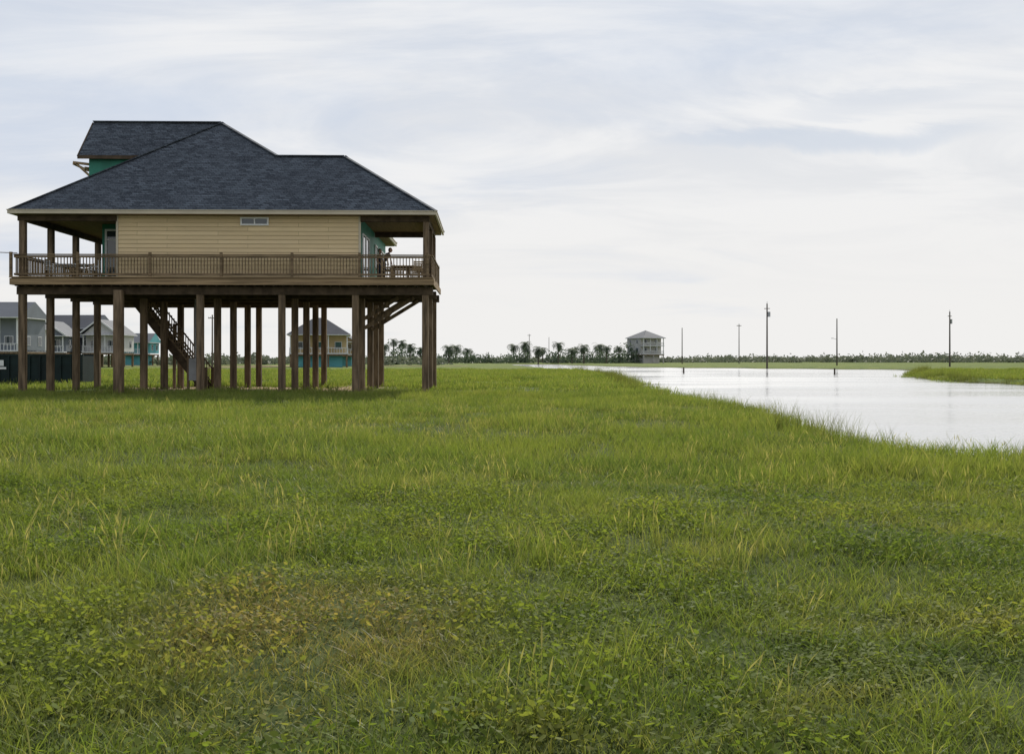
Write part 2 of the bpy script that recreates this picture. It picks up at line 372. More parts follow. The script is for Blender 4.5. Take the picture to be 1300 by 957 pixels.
def win_side(mb,y0,y1,z0,z1,x,nm=1,f=0.08):
    mb.box(x,x+.06,y0,y1,z1-f,z1,'white'); mb.box(x,x+.06,y0,y1,z0,z0+f,'white')
    mb.box(x,x+.058,y0,y0+f,z0+f,z1-f,'white'); mb.box(x,x+.058,y1-f,y1,z0+f,z1-f,'white')
    mb.box(x+.005,x+.02,y0+f,y1-f,z0+f,z1-f,'glass')
    for i in range(nm):
        ym=y0+(y1-y0)*(i+1)/(nm+1); mb.box(x+.021,x+.05,ym-.04,ym+.04,z0+f,z1-f,'white')
win_side(mb,45.9,48.3,5.22,7.35,-5.795); win_side(mb,50.9,51.9,6.2,7.4,-5.795,0); win_side(mb,52.6,55.4,5.9,7.4,-5.795,2)
mb.build('windows_and_doors',H)
mb=MB(); Xt,Zt,Xb,Zb=-18.3,5.1,-14.45,0.05; ys0,ys1=50.95,52.15; n=26
for yy in (ys0,ys1): mb.beam((Xt-.2,yy,Zt+.12),(Xb,yy,Zb-.0),0.06,0.36,'woodd')
for i in range(1,n):
    t=i/n; x=Xt+(Xb-Xt)*t; z=Zt+(Zb-Zt)*t; mb.box(x-0.14,x+0.14,ys0+.035,ys1-.035,z-.02,z+.02,'wood')
for yy in (ys0-.05,ys1+.05):
    mb.beam((Xt+.3,yy,Zt+.55),(Xb+.1,yy,Zb+1.0),0.1,0.06,'rail'); mb.beam((Xt+.1,yy,Zt+.2),(Xb+.1,yy,Zb+.25),0.05,0.07,'rail')
    for i in range(1,32):
        t=i/32; x=Xt+.15+(Xb-Xt)*t; z=Zt+(Zb-Zt)*t; mb.beam((x,yy,z+.1),(x,yy,z+.95),0.04,0.04,'rail')
    mb.box(Xb+.05,Xb+.19,yy-.07,yy+.07,-.2,1.15,'wood')
    mb.box(-16.4,-16.26,yy-.07,yy+.07,-.2,3.4,'wood')
mb.build('stairs',H)
mb=MB()
for yy in (47.85,50.7):
    mb.beam((-5.9,yy-.2,3.05),(-3.55,yy-.2,4.5),0.07,0.18,'wood'); mb.beam((-5.9,yy-.2,3.5),(-4.3,yy-.2,4.5),0.07,0.18,'wood')
mb.beam((-5.9,53.3,3.2),(-4.9,53.3,4.4),0.07,0.15,'wood')
mb.build('diagonal_braces',H)
mb=MB(); mb.box(-14.9,-14.4,49.9,50.1,0.5,1.6,'metal'); mb.cyl((-14.6,50.0,1.6),(-14.6,50.0,4.8),0.04,0.04,'metal'); mb.box(-15.0,-14.91,49.9,50.1,-.2,1.7,'wood'); mb.build('meter_box',H)
mb=MB(); pr=None
for i in range(25):
    t=i/24; p=Vector((-46+t*25.0,44+0.9*t,9.6-3.3*t-1.4*4*t*(1-t)*0.5))
    if pr is not None: mb.cyl(pr,p,0.018,0.018,'woodd',5)
    pr=p
mb.build('service_cable')
def chair(name,x,y,rot,k='lightwood'):
    mb=MB()
    for sx in (-.22,.22):
        mb.box(sx-.02,sx+.02,-.22,-.18,0,.44,k); mb.box(sx-.02,sx+.02,.18,.22,0,.92,k)
        mb.box(sx-.025,sx+.025,-.22,.179,.62,.65,k)
        mb.box(sx-.02,sx+.02,-.22,-.18,.44,.62,k)
    for i in range(5): mb.box(-.24,.24,-.22+i*.085,-.15+i*.085,.441,.465,k)
    for i in range(4): mb.box(-.2,.2,.19,.21,.52+i*.1,.59+i*.1,k)
    o=mb.build(name); o.location=(x,y,5.207); o.rotation_euler=(0,0,rot); return o
def table(name,x,y,w,d,k='lightwood'):
    mb=MB(); 
    for i in range(7): mb.box(-w/2,w/2,-d/2+i*d/7,-d/2+(i+.93)*d/7,.71,.75,k)
    for sx in (-1,1):
        for sy in (-1,1): a=sx*(w/2-.08); b=sy*(d/2-.08); mb.box(a-.035,a+.035,b-.035,b+.035,0,.709,k)
    mb.box(-w/2+.1,w/2-.1,-.02,.02,.62,.708,k)
    o=mb.build(name); o.location=(x,y,5.207); return o
table('patio_table',-3.9,47.2,1.4,0.9)
chair('patio_chair',-3.2,46.4,3.0); chair('patio_chair',-4.3,48.1,0.1); chair('patio_chair',-3.5,48.2,-.2); chair('patio_chair',-4.75,46.6,1.6)
table('patio_table',-19.3,46.7,1.5,0.9,'white'); chair('patio_chair',-20.1,46.3,1.5,'white'); chair('patio_chair',-18.2,46.5,-1.4,'white'); chair('patio_chair',-19.0,47.7,.1); chair('patio_chair',-19.8,47.8,-.1)

# ------------------------------------------------------------------ people
import bmesh
def skinmesh(name,chains,mat,parent,root=0,sub=1):
    V=[];R=[];E=[]
    for ch in chains:
        prev=None
        for c in ch:
            if isinstance(c,int): prev=c; continue
            V.append(c[0]);R.append(c[1]); i=len(V)-1
            if prev is not None: E.append((prev,i))
            prev=i
    me=bpy.data.meshes.new(name); me.from_pydata(V,E,[]); me.materials.append(M[mat])
    o=bpy.data.objects.new(name,me); scene.collection.objects.link(o); o.parent=parent
    o.modifiers.new('skin','SKIN')
    sv=me.skin_vertices[0].data
    for i,r in enumerate(R):
        rr=r if isinstance(r,tuple) else (r,r); sv[i].radius=rr; sv[i].use_root=(i==root)
    ss=o.modifiers.new('sub','SUBSURF'); ss.levels=sub; ss.render_levels=sub
    o.modifiers['skin'].use_smooth_shade=True
    return o
def person(name,loc,rotz,lean,shirt,pants,armpose,longhair=False):
    root=empty(name,loc); root.rotation_euler=(0,0,rotz)
    def up(p):
        v=Vector(p)-Vector((0,0,0.95)); v=Matrix.Rotation(lean,3,'X')@v; return tuple(v+Vector((0,0,0.95)))
    skinmesh('trousers',[[((0,0,.95),(.15,.11)),((0,0,1.03),(.14,.10))],
        [0,((.09,0,.88),.095),((.10,-.015,.50),.065),((.105,.02,.10),.05)],
        [0,((-.09,0,.88),.095),((-.10,-.03,.50),.065),((-.105,.0,.10),.05)]],pants,root)
    for sx in (.105,-.105):
        skinmesh('shoe',[[((sx,.06,.045),.042),((sx,-.04,.045),.045),((sx,-.15,.035),.036)]],'hair',root)
    ch=[[(up((0,0,1.0)),(.145,.10)),(up((0,0,1.2)),(.135,.095)),(up((0,0,1.38)),(.16,.10)),(up((0,0,1.47)),(.07,.06))]]
    for s_ in (1,-1):
        el,ha=armpose[0 if s_>0 else 1]
        ch.append([2,(up((.17*s_,0,1.42)),.06),(up((.5*(.19*s_+el[0]),.5*el[1],.5*(1.4+el[2]))),.05)])
    skinmesh('shirt',ch,shirt,root)
    for s_ in (1,-1):
        el,ha=armpose[0 if s_>0 else 1]
        mid=(.5*(.19*s_+el[0]),.5*el[1],.5*(1.4+el[2]))
        w=Vector(ha); e=Vector(el); d=(w-e).normalized(); side=Vector((1,0,0)) if abs(d.x)<.7 else Vector((0,1,0))
        skinmesh('arm',[[(up(mid),.043),(up(el),.038),(up(tuple(w)),.024)]],'skin',root)
        pc=w+d*.05
        skinmesh('hand',[[(up(tuple(w)),(.022,.018)),(up(tuple(pc)),(.036,.016))]],'skin',root)
        for i,(o_,ln) in enumerate(((-.03,.065),(-.01,.078),(.01,.074),(.03,.058))):
            b=pc+side*o_+d*.01; m_=b+d*ln*.55+Vector((0,-.006,0)); t_=m_+d*ln*.4+Vector((0,-.02,-.004))
            skinmesh('finger',[[(up(tuple(b)),.010),(up(tuple(m_)),.009),(up(tuple(t_)),.007)]],'skin',root)
        b=pc-side*.03-d*.03; skinmesh('thumb',[[(up(tuple(b)),.012),(up(tuple(b-side*.025+d*.03)),.010),(up(tuple(b-side*.032+d*.06)),.008)]],'skin',root)
    skinmesh('neck',[[(up((0,0,1.44)),.055),(up((0,-.01,1.55)),.05)]],'skin',root)
    hc=Vector(up((0,-.015,1.64)))
    def ell(nm,c,r,mat,cut=None):
        bm=bmesh.new(); bmesh.ops.create_uvsphere(bm,u_segments=20,v_segments=14,radius=1)
        for v in bm.verts:
            if nm=='head' and v.co.z<0: v.co.x*=1+.28*v.co.z
            v.co=Vector((v.co.x*r[0],v.co.y*r[1],v.co.z*r[2]))
        if cut:
            dl=[v for v in bm.verts if cut(v.co)]
            bmesh.ops.delete(bm,geom=dl,context='VERTS')
        me=bpy.data.meshes.new(nm); bm.to_mesh(me); bm.free(); me.materials.append(M[mat])
        for p in me.polygons:p.use_smooth=True
        o=bpy.data.objects.new(nm,me); scene.collection.objects.link(o); o.parent=root; o.location=c; return o
    ell('head',hc,(.074,.092,.115),'skin')
    ell('hair',hc+Vector((0,.012,.012)),(.084,.1,.118),'hair',lambda c:(c.y<-.03 and c.z<.055) or c.z<(-.09 if longhair else -.03))
    ell('nose',hc+Vector((0,-.095,-.012)),(.013,.02,.022),'skin'); ell('mouth',hc+Vector((0,-.082,-.055)),(.024,.008,.007),'cloth2')
    for s_ in (1,-1):
        ell('eye',hc+Vector((.028*s_,-.083,.008)),(.011,.008,.007),'hair'); ell('ear',hc+Vector((.075*s_,.005,-.005)),(.01,.02,.03),'skin')
    return root
dz=5.207
person('standing_man',(-5.35,48.9,dz),math.radians(60),0.06,'cloth1','jeans',[((.25,-.03,1.13),(.22,-.24,1.02)),((-.25,-.03,1.13),(-.2,-.22,1.0))])
person('leaning_woman',(-5.0,47.7,dz),math.radians(75),0.5,'cloth2','cloth1',[((.25,-.22,1.15),(.2,-.4,.98)),((-.25,-.22,1.15),(-.2,-.38,.96))],True)

# ------------------------------------------------------------------ dumpster
mb=MB(); y0,y1=61.0,63.4; x0,x1=-33.5,PX(110,61)
mb.box(x0,x1,y0,y0+.05,0.25,1.75,'dump'); mb.box(x0,x1,y1-.05,y1,0.25,1.75,'dump'); mb.box(x0,x0+.05,y0+.051,y1-.051,.25,1.75,'dump'); mb.box(x1-.05,x1,y0+.051,y1-.051,.25,1.75,'dump')
mb.box(x0,x1,y0,y1,.15,.249,'dump'); mb.box(x0-.05,x1+.05,y0-.07,y0+.06,1.751,1.86,'dump'); mb.box(x0-.05,x1+.05,y1-.06,y1+.07,1.751,1.86,'dump')
x=x0+.1
while x<x1: 
    mb.box(x,x+.09,y0-.08,y0-.001,.2,1.75,'dump'); x+=.62
mb.box(x0,x1,y0-.06,y0-.002,.0,.15,'dump')
mb.box(-29.75,-29.3,y0-.095,y0-.085,1.15,1.5,'white'); mb.box(-29.9,-29.15,y0-.095,y0-.085,.95,1.08,'white')
for x in (x0+.6,x1-.6): mb.cyl((x,y0-.05,.12),(x,y0+.2,.12),.12,.12,'metal')
mb.build('dumpster')

# ------------------------------------------------------------------ distant houses
def solid(name,c,var=.1): M[name]=simple(name,c,.75,.2,var,.4); return name
solid('wall_white',(.5,.5,.51)); solid('wall_grey',(.17,.19,.22)); solid('wall_tan',(.40,.31,.17)); solid('wall_teal',(.1,.32,.36)); solid('wall_orange',(.5,.3,.16)); solid('roof_grey',(.10,.11,.13)); solid('roof_dark',(.06,.065,.08)); solid('wall_cream',(.40,.39,.38)); solid('dull_white',(.55,.56,.58))
def dhouse(name,x,y,w,d,zs,zw,zr,wall,roof,kind='gable',rot=0,under=None,floors=1):
    e=empty(name,(x,y,0)); e.rotation_euler=(0,0,rot)
    WH='dull_white'
    mb=MB(); nxp=max(3,int(w/3)+1)
    for i in range(nxp):
        for j in range(3):
            px=-w/2+.2+(w-.4)*i/(nxp-1); py=-d/2+.2+(d-.4)*j/2; mb.box(px-.15,px+.15,py-.15,py+.15,-.2,zs,'wood' if wall!='wall_cream' else wall)
    if under: mb.box(-w/2+1,w/2-1,-d/2+1.2,d/2-1,0,zs-.01,under)
    mb.build('pilings',e)
    mb=MB(); fh=(zw-zs)/floors
    mb.box(-w/2+.02,w/2-.02,-d/2+1.6,d/2,zs+.2,zw,wall)
    for k in range(floors):
        z=zs+k*fh; mb.box(-w/2-.1,w/2+.1,-d/2-.05,-d/2+1.59,z,z+.2,WH)
        for q in range(int(w/.5)+1): xx=-w/2+q*.5; mb.box(xx-.04,xx+.04,-d/2,-d/2+.06,z+.2,z+1.1,WH)
        mb.box(-w/2,w/2,-d/2-.01,-d/2+.07,z+1.1,z+1.2,WH)
        for q in range(4): xx=-w/2+.15+(w-.3)*q/3; mb.box(xx-.1,xx+.1,-d/2+.08,-d/2+.28,z+.2,z+fh,WH)
        nw=max(2,int(w/3))
        for q in range(nw):
            xx=-w/2+w*(q+.5)/nw; mb.box(xx-.65,xx+.65,-d/2+1.52,-d/2+1.6,z+.9,z+2.3,WH); mb.box(xx-.55,xx+.55,-d/2+1.49,-d/2+1.52,z+1.0,z+2.2,'glass')
        for q in range(2):
            yy=-d/2+1.6+(d-1.6)*(q+.5)/2
            for sx in (-1,1):
                mb.box(sx*(w/2)-.03,sx*(w/2)+.03,yy-.5,yy+.5,z+1.0,z+2.2,'glass'); mb.box(sx*(w/2)-.015,sx*(w/2)+.015,yy-.6,yy+.6,z+.9,z+2.3,WH)
    mb.box(-w/2,w/2,-d/2,d/2,zs-.3,zs-.01,'wood')
    mb.build('storeys',e)
    mb=MB(); o=.5; a=(-w/2-o,-d/2-o,zw);b=(w/2+o,-d/2-o,zw);c=(w/2+o,d/2+o,zw);dd=(-w/2-o,d/2+o,zw)
    if kind=='hip':
        r=min(w,d)/2; p=(-max(0,w/2-r)-.2,-max(0,d/2-r),zr); q=(max(0,w/2-r)+.2,max(0,d/2-r),zr)
        mb.poly([a,b,q,p],roof); mb.poly([b,c,q],roof); mb.poly([c,dd,p,q],roof); mb.poly([dd,a,p],roof)
    elif kind=='gable':
        p=(-w/2-o,0,zr); q=(w/2+o,0,zr); mb.poly([a,b,q,p],roof); mb.poly([c,dd,p,q],roof); mb.poly([dd,a,p],wall); mb.poly([b,c,q],wall)
    else:
        p=(0,-d/2-o,zr); q=(0,d/2+o,zr); mb.poly([a,p,q,dd],roof); mb.poly([p,b,c,q],roof)
        mb.poly([(-w/2,-d/2+.3,zw),(w/2,-d/2+.3,zw),(0,-d/2+.3,zr-.25)],wall); mb.poly([(w/2,d/2,zw),(-w/2,d/2,zw),(0,d/2,zr-.25)],wall)
        mb.beam(a,p,.12,.25,WH); mb.beam(b,p,.12,.25,WH)
    mb.box(a[0],b[0],a[1],c[1],zw-.15,zw-.01,WH)
    mb.build('roof',e); return e
dhouse('beach_house',PX(8,150),154,6.5,9,2.6,6.2,9.0,'wall_white','roof_dark','gabley',0,'wall_orange',1)
dhouse('beach_house',PX(-30,140),150,8,9,2.6,7.6,10.0,'wall_grey','roof_grey','gable',0,None,1)
dhouse('beach_house',PX(58,175),180,6.5,10,2.6,5.6,8.3,'wall_grey','roof_grey','gabley',0.1,None,1)
dhouse('beach_house',PX(92,185),190,9,9,2.8,7.2,9.8,'wall_grey','roof_dark','gable',-.1,None,1)
dhouse('beach_house',PX(118,175),184,6,9,2.6,5.9,8.6,'wall_white','roof_grey','gabley',0,None,1)
dhouse('beach_house',PX(180,240),240,7,8,2.6,5.4,7.6,'wall_teal','roof_grey','gable',0,'wall_teal',1)
dhouse('beach_house',PX(404,185),187,10.5,9,2.4,6.0,9.2,'wall_tan','roof_dark','hip',0.15,'wall_teal',1)
dhouse('beach_house',PX(430,200),207,6,8,2.3,5.0,7.0,'wall_tan','roof_dark','gabley',0,'wall_teal',1)
dhouse('white_stilt_house',PX(822,330),333,8.6,9,2.9,8.4,11.0,'wall_cream','roof_grey','hip',0.5,'wall_cream',2)

# ------------------------------------------------------------------ utility poles
def upole(px,Y,top_py,arm='x',light=0):
    z=PZ(top_py,Y); x=PX(px,Y); mb=MB(); mb.cyl((0,0,-.3),(0,0,z),.17,.11,'pole',8)
    if arm=='x':
        mb.beam((-.8,0,z-.6),(.8,0,z-.6),.12,.14,'pole')
        for q in (-.7,-.35,.35,.7): mb.cyl((q,0,z-.53),(q,0,z-.3),.05,.03,'metal',6)
    if arm=='t' : 
        mb.cyl((.35,0,z-2.4),(.35,0,z-1.5),.24,.24,'metal',10); mb.box(.1,.2,-.05,.05,z-2.1,z-1.8,'metal'); mb.beam((-.5,0,z-.9),(.5,0,z-.9),.1,.12,'pole'); mb.cyl((0,0,z),(0,0,z+.4),.04,.03,'metal',6)
    if light:
        mb.beam((0,0,z*.55),(light*1.0,0,z*.55+.3),.06,.06,'metal'); mb.beam((light*1.0,0,z*.55+.3),(light*1.5,0,z*.55+.3),.2,.12,'metal')
    o=mb.build('utility_pole'); o.location=(x,Y,0); o.rotation_euler=(0,0,random.uniform(-.5,.9)); return o
upole(976,180,385,'t'); upole(1066,225,404,'s',-1); upole(1212,195,395,'t'); upole(867,300,416,'s'); upole(940,310,411,'x'); upole(672,420,424,'x'); upole(697,460,428,'s'); upole(272,180,400,'x'); upole(-30,260,400,'x'); upole(1350,215,398,'x')
for px,Y in ((869,128),(1063,118)):
    mb=MB(); mb.cyl((0,0,-1),(0,0,.35),.12,.1,'pole',8); mb.cyl((0,0,.35),(0,0,.45),.14,.05,'pole',8); o=mb.build('mooring_stake'); o.location=(PX(px,Y),Y,0)

# ------------------------------------------------------------------ foliage helpers
def quads_obj(name,V,rnd,mat,parent=None,link=True,hg=None,nper=4,faces=None):
    me=bpy.data.meshes.new(name); V=np.asarray(V,float).reshape(-1,3)
    if faces is None: faces=np.arange(len(V)).reshape(-1,nper).tolist()
    me.from_pydata(V.tolist(),[],faces); me.materials.append(M[mat])
    a=me.attributes.new('rnd','FLOAT','POINT'); a.data.foreach_set('value',np.asarray(rnd,float))
    if hg is not None:
        a=me.attributes.new('hgt','FLOAT','POINT'); a.data.foreach_set('value',np.asarray(hg,float))
    o=bpy.data.objects.new(name,me)
    if link: scene.collection.objects.link(o)
    return o
V=[];Rn=[]
def bush(x,y,r,h,n,ls):
    for k in range(n):
        a=random.random()*6.28; rr=r*math.sqrt(random.random()); t=random.random()
        zz=h*(1-(rr/r)**2)**.5*t*random.uniform(.7,1.1)
        c=np.array((x+rr*math.cos(a),y+rr*math.sin(a),zz)); u=rng.normal(size=3); u/=np.linalg.norm(u); w=np.cross(u,rng.normal(size=3)); w/=np.linalg.norm(w)
        s_=ls*random.uniform(.6,1.3); V.extend([c-u*s_-w*s_*.5,c+u*s_-w*s_*.5,c+u*s_+w*s_*.5,c-u*s_+w*s_*.5]); q=random.random()*.7+.3*t; Rn.extend([q]*4)
for i in range(480):
    Y=random.uniform(380,560); X=PX(random.uniform(830,1450),Y); r=random.uniform(2,7)
    bush(X,Y,r,random.uniform(1.4,4.8)*(.8+.8*mnoise.noise(Vector((X*.02,3,0)))),65,.5)
for i in range(200):
    Y=random.uniform(380,560); X=PX(random.uniform(430,830),Y); bush(X,Y,random.uniform(2,5),random.uniform(1,3),55,.5)
for i in range(240):
    Y=random.uniform(240,480); X=PX(random.uniform(-150,560),Y); bush(X,Y,random.uniform(2,5),random.uniform(1.5,3.6),70,.5)
quads_obj('distant_shrubs',V,Rn,'shrub')
V=[];Rn=[]
for px,py0,r in ((735,440,3),(790,434,3),(798,431,3),(806,435,3),(496,431,3),(505,436,3),(516,435,3),(527,439,2.5),(583,442,3),(745,441,3),(720,443,2.5),(571,441,2.5),(660,443,3),(668,442,2),(700,444,2.5),(710,441,2.5),(757,441,3),(768,440,3),(779,442,3),(598,445,2),(620,446,2),(540,443,3),(552,446,3),(608,447,3),(640,448,4),(650,446,3)):
    Y=random.uniform(325,345); bush(PX(px,Y),Y,r*random.uniform(.9,1.4),PZ(py0,Y),230,.33)
quads_obj('distant_bushes',V,Rn,'palm')
V=[];Rn=[]
TB=MB()
def palm(x,y,h,cr):
    lx=random.uniform(-.3,.3); TB.cyl((x,y,-.2),(x+lx,y,h),.24,.17,'pole',6)
    for k in range(34):
        a=random.random()*6.28; el=random.uniform(-.7,1.25); ln=cr*random.uniform(.8,1.1); d=np.array((math.cos(a),math.sin(a),0)); side=np.array((-d[1],d[0],0)); p=np.array((x+lx,y,h)); q=random.random(); pt=p; ang=el
        for sgi in range(6):
            st=d*math.cos(ang)*ln/6+np.array((0,0,math.sin(ang)*ln/6)); nx2=pt+st
            for sd in (-1,1):
                for fr in (0.0,.5):
                    b=pt+st*fr; wl=cr*.30*(1-abs(sgi-2)/6.5); tip=b+side*sd*wl+st*.8+np.array((0,0,-.25*wl)); V.extend([b,b+st*.3,tip+st*.05,tip]); Rn.extend([q]*4)
            V.extend([pt-side*.04,pt+side*.04,nx2+side*.04,nx2-side*.04]); Rn.extend([q]*4)
            pt=nx2; ang-=.28+.05*sgi
plist=[(492,433),(500,430),(509,432),(523,435),(534,438),(569,438),(577,436),(596,440),(655,434),(664,432),(672,438),(690,441),(708,433),(724,438),(733,439),(742,435),(762,434),(768,438),(786,436),(796,432),(812,435),(441,440),(452,438),(681,439)]
for px,py in plist:
    Y=random.uniform(300,375); palm(PX(px+random.uniform(-3,3),Y),Y,max(2.2,PZ(py,Y)-1.3+random.uniform(-.8,.5)),random.uniform(2.1,3.4))
o=quads_obj('distant_palm_trees',V,Rn,'palm'); t=TB.build('palm_trunks',o)

# ------------------------------------------------------------------ grass
def blades(n,rad,h0,h1,w0,w1,bend,seed,hp=1.0,head=False):
    r=np.random.default_rng(seed); a=r.random(n)*2*np.pi; q=rad*np.sqrt(r.random(n)); bx=q*np.cos(a); by=q*np.sin(a)
    cl=r.integers(0,max(2,n//14),n); ca=r.random(n//14+2)*2*np.pi; cq=rad*np.sqrt(r.random(n//14+2)); m=r.random(n)<.5
    bx=np.where(m,cq[cl]*np.cos(ca[cl])+r.normal(0,rad*.07,n),bx); by=np.where(m,cq[cl]*np.sin(ca[cl])+r.normal(0,rad*.07,n),by)
    h=h0+(h1-h0)*r.random(n)**hp; w=w0+(w1-w0)*r.random(n); la=r.random(n)*2*np.pi; lb=h*bend*(.2+r.random(n)); dirx=np.cos(la); diry=np.sin(la)
    fa=r.random(n)*np.pi; sx=np.cos(fa)*w/2; sy=np.sin(fa)*w/2
    V=[];Hh=[]
    prof=[(0,1.0),(.38,.9),(.74,.6),(1.0,0)] if not head else [(0,.5),(.72,.4),(.84,2.4),(1.0,0)]
    for t,wd in prof:
        cx=bx+dirx*lb*t**1.8; cy=by+diry*lb*t**1.8; cz=h*t*(1-.18*bend*t)-.01
        if wd>0: V.append(np.stack([cx-sx*wd,cy-sy*wd,cz],-1)); V.append(np.stack([cx+sx*wd,cy+sy*wd,cz],-1)); Hh+= [t,t]
        else: V.append(np.stack([cx,cy,cz],-1)); Hh.append(t)
    V=np.stack(V,1)
    fs=[]
    for i in range(n):
        b=i*7; fs+= [(b,b+1,b+3,b+2),(b+2,b+3,b+5,b+4),(b+4,b+5,b+6)]
    rn=np.repeat(r.random(n),7); hg=np.tile(Hh,n)
    return V.reshape(-1,3),fs,rn,hg
def mkcoll(name,specs,mat):
    c=bpy.data.collections.new(name)
    for i,sp in enumerate(specs):
        V,fs,rn,hg=sp; o=quads_obj(name,V,rn,mat,link=False,hg=hg,faces=fs); c.objects.link(o)
    return c
def weedpatch(n,rad,seed,big=1.0):
    r=np.random.default_rng(seed); V=[];fs=[];rn=[];hg=[]
    for i in range(n):
        a=r.random()*6.28; q=rad*math.sqrt(r.random()); z=r.uniform(.03,.15)*big; c=np.array((q*math.cos(a),q*math.sin(a),z)); s=r.uniform(.009,.021)*big
        al=r.random()*6.28; u=np.array((math.cos(al),math.sin(al),r.uniform(-.5,.9))); w=np.cross(u,(r.normal()*.7,r.normal()*.7,1)); w/=np.linalg.norm(w)
        b=len(V); V+= [c,c+u*s*.6+w*s*.5,c+u*s*1.4+w*s*.45,c+u*s*2,c+u*s*1.4-w*s*.45,c+u*s*.6-w*s*.5]; fs.append(tuple(range(b,b+6))); k=r.random()*.87; rn+=[k]*6; hg+=[.25+.75*z/.15/big]*6
    return np.array(V),fs,rn,hg
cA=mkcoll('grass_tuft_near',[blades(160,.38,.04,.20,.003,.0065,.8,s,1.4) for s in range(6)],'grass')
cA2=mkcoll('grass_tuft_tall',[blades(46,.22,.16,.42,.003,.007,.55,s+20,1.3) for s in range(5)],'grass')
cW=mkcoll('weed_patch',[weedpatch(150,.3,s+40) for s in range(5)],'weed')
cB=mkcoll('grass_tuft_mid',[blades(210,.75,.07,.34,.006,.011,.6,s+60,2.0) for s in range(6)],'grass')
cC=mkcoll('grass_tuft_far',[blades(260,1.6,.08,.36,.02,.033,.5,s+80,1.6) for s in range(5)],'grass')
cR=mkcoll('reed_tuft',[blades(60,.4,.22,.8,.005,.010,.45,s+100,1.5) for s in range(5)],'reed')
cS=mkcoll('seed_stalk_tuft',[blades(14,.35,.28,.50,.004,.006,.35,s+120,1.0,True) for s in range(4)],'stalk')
def instancer(name,pts,scl,coll,nv):
    n=len(pts); me=bpy.data.meshes.new(name); me.from_pydata(np.asarray(pts).tolist(),[],[])
    a=me.attributes.new('scl','FLOAT_VECTOR','POINT'); a.data.foreach_set('vector',np.asarray(scl,float).ravel())
    rot=np.column_stack([rng.normal(0,.05,n),rng.normal(0,.05,n),rng.random(n)*6.283]); a=me.attributes.new('rotv','FLOAT_VECTOR','POINT'); a.data.foreach_set('vector',rot.ravel())
    a=me.attributes.new('vidx','INT','POINT'); a.data.foreach_set('value',rng.integers(0,nv,n).astype(np.int32))
    o=bpy.data.objects.new(name,me); scene.collection.objects.link(o)
    ng=bpy.data.node_groups.new(name,'GeometryNodeTree'); ng.interface.new_socket('Geometry',in_out='INPUT',socket_type='NodeSocketGeometry'); ng.interface.new_socket('Geometry',in_out='OUTPUT',socket_type='NodeSocketGeometry')
    gi=ng.nodes.new('NodeGroupInput'); go=ng.nodes.new('NodeGroupOutput'); ip=ng.nodes.new('GeometryNodeInstanceOnPoints'); ci=ng.nodes.new('GeometryNodeCollectionInfo')
    ci.inputs['Collection'].default_value=coll; ci.inputs['Separate Children'].default_value=True; ci.inputs['Reset Children'].default_value=True
    def na(nm,t):
        x=ng.nodes.new('GeometryNodeInputNamedAttribute'); x.data_type=t; x.inputs['Name'].default_value=nm; return [s for s in x.outputs if s.enabled and s.name=='Attribute'][0]
    ng.links.new(gi.outputs[0],ip.inputs['Points']); ng.links.new(ci.outputs[0],ip.inputs['Instance']); ip.inputs['Pick Instance'].default_value=True
    ng.links.new(na('vidx','INT'),ip.inputs['Instance Index']); ng.links.new(na('rotv','FLOAT_VECTOR'),ip.inputs['Rotation']); ng.links.new(na('scl','FLOAT_VECTOR'),ip.inputs['Scale'])
    ng.links.new(ip.outputs[0],go.inputs[0]); md=o.modifiers.new('scatter','NODES'); md.node_group=ng; return o
def scatter(y0,y1,dens,xm=2.0,xf=.56):
    W=2*(xf*y1+xm); n=int(W*(y1-y0)*dens); P=np.column_stack([(rng.random(n)-.5)*W+.0237*y1,y0+(y1-y0)*rng.random(n)])
    P=P[np.abs(P[:,0]-.0237*P[:,1])<xf*P[:,1]+xm]; return P
def lowf(P,s,o=0): return np.array([mnoise.noise(Vector((p[0]*s+o,p[1]*s,o))) for p in P])
def finish(name,P,coll,nv,smin=-.2,hf=None,keep=None):
    z,s=terrain(P); m=(s>smin)
    ho=(P[:,0]>-21)&(P[:,0]<-5.5)&(P[:,1]>45.2)&(P[:,1]<56.8); m&= ~(ho&(rng.random(len(P))<.85))
    if keep is not None: m&=keep(P,s)
    P=P[m]; z=z[m]; s=s[m]; h=(.85+.55*lowf(P,.25,3)+.6*lowf(P,1.1,9)+.2*rng.random(len(P)))
    if hf is not None: h=h*hf(P,s)
    sx=rng.uniform(.85,1.2,len(P)); instancer(name,np.column_stack([P,z]),np.column_stack([sx,sx,np.clip(h,.3,2.0)]),coll,nv)
def nd(P): return np.exp(-(((P[:,0]+1.1)/1.4)**2+((P[:,1]-5.7)/1.5)**2))
finish('grass',scatter(2.6,8,15),cA,6,hf=lambda P,s:1-.5*nd(P))
finish('grass',scatter(8,14.5,11),cA,6)
finish('tall_grass',scatter(2.6,20,1.8),cA2,5,keep=lambda P,s:(lowf(P,.35,21)+.3*rng.random(len(P))>.03)&(nd(P)<.3),hf=lambda P,s:.9+.1*np.clip(s,0,1))
finish('weeds',scatter(2.6,12,8),cW,5,keep=lambda P,s:lowf(P,.6,33)+.35*rng.random(len(P))>-.02)
finish('meadow_grass',scatter(12.5,46,2.7,4),cB,6,hf=lambda P,s:.95+.2*np.exp(-((s-.5)/1.5)**2)+.4*lowf(P,.5,70))
finish('field_grass',scatter(44,135,.40,6),cC,5)
finish('seed_stalks',scatter(4,30,.9),cS,4,keep=lambda P,s:(lowf(P,.22,90)+.25*rng.random(len(P))-.012*P[:,0]>.06)&(nd(P)<.4))
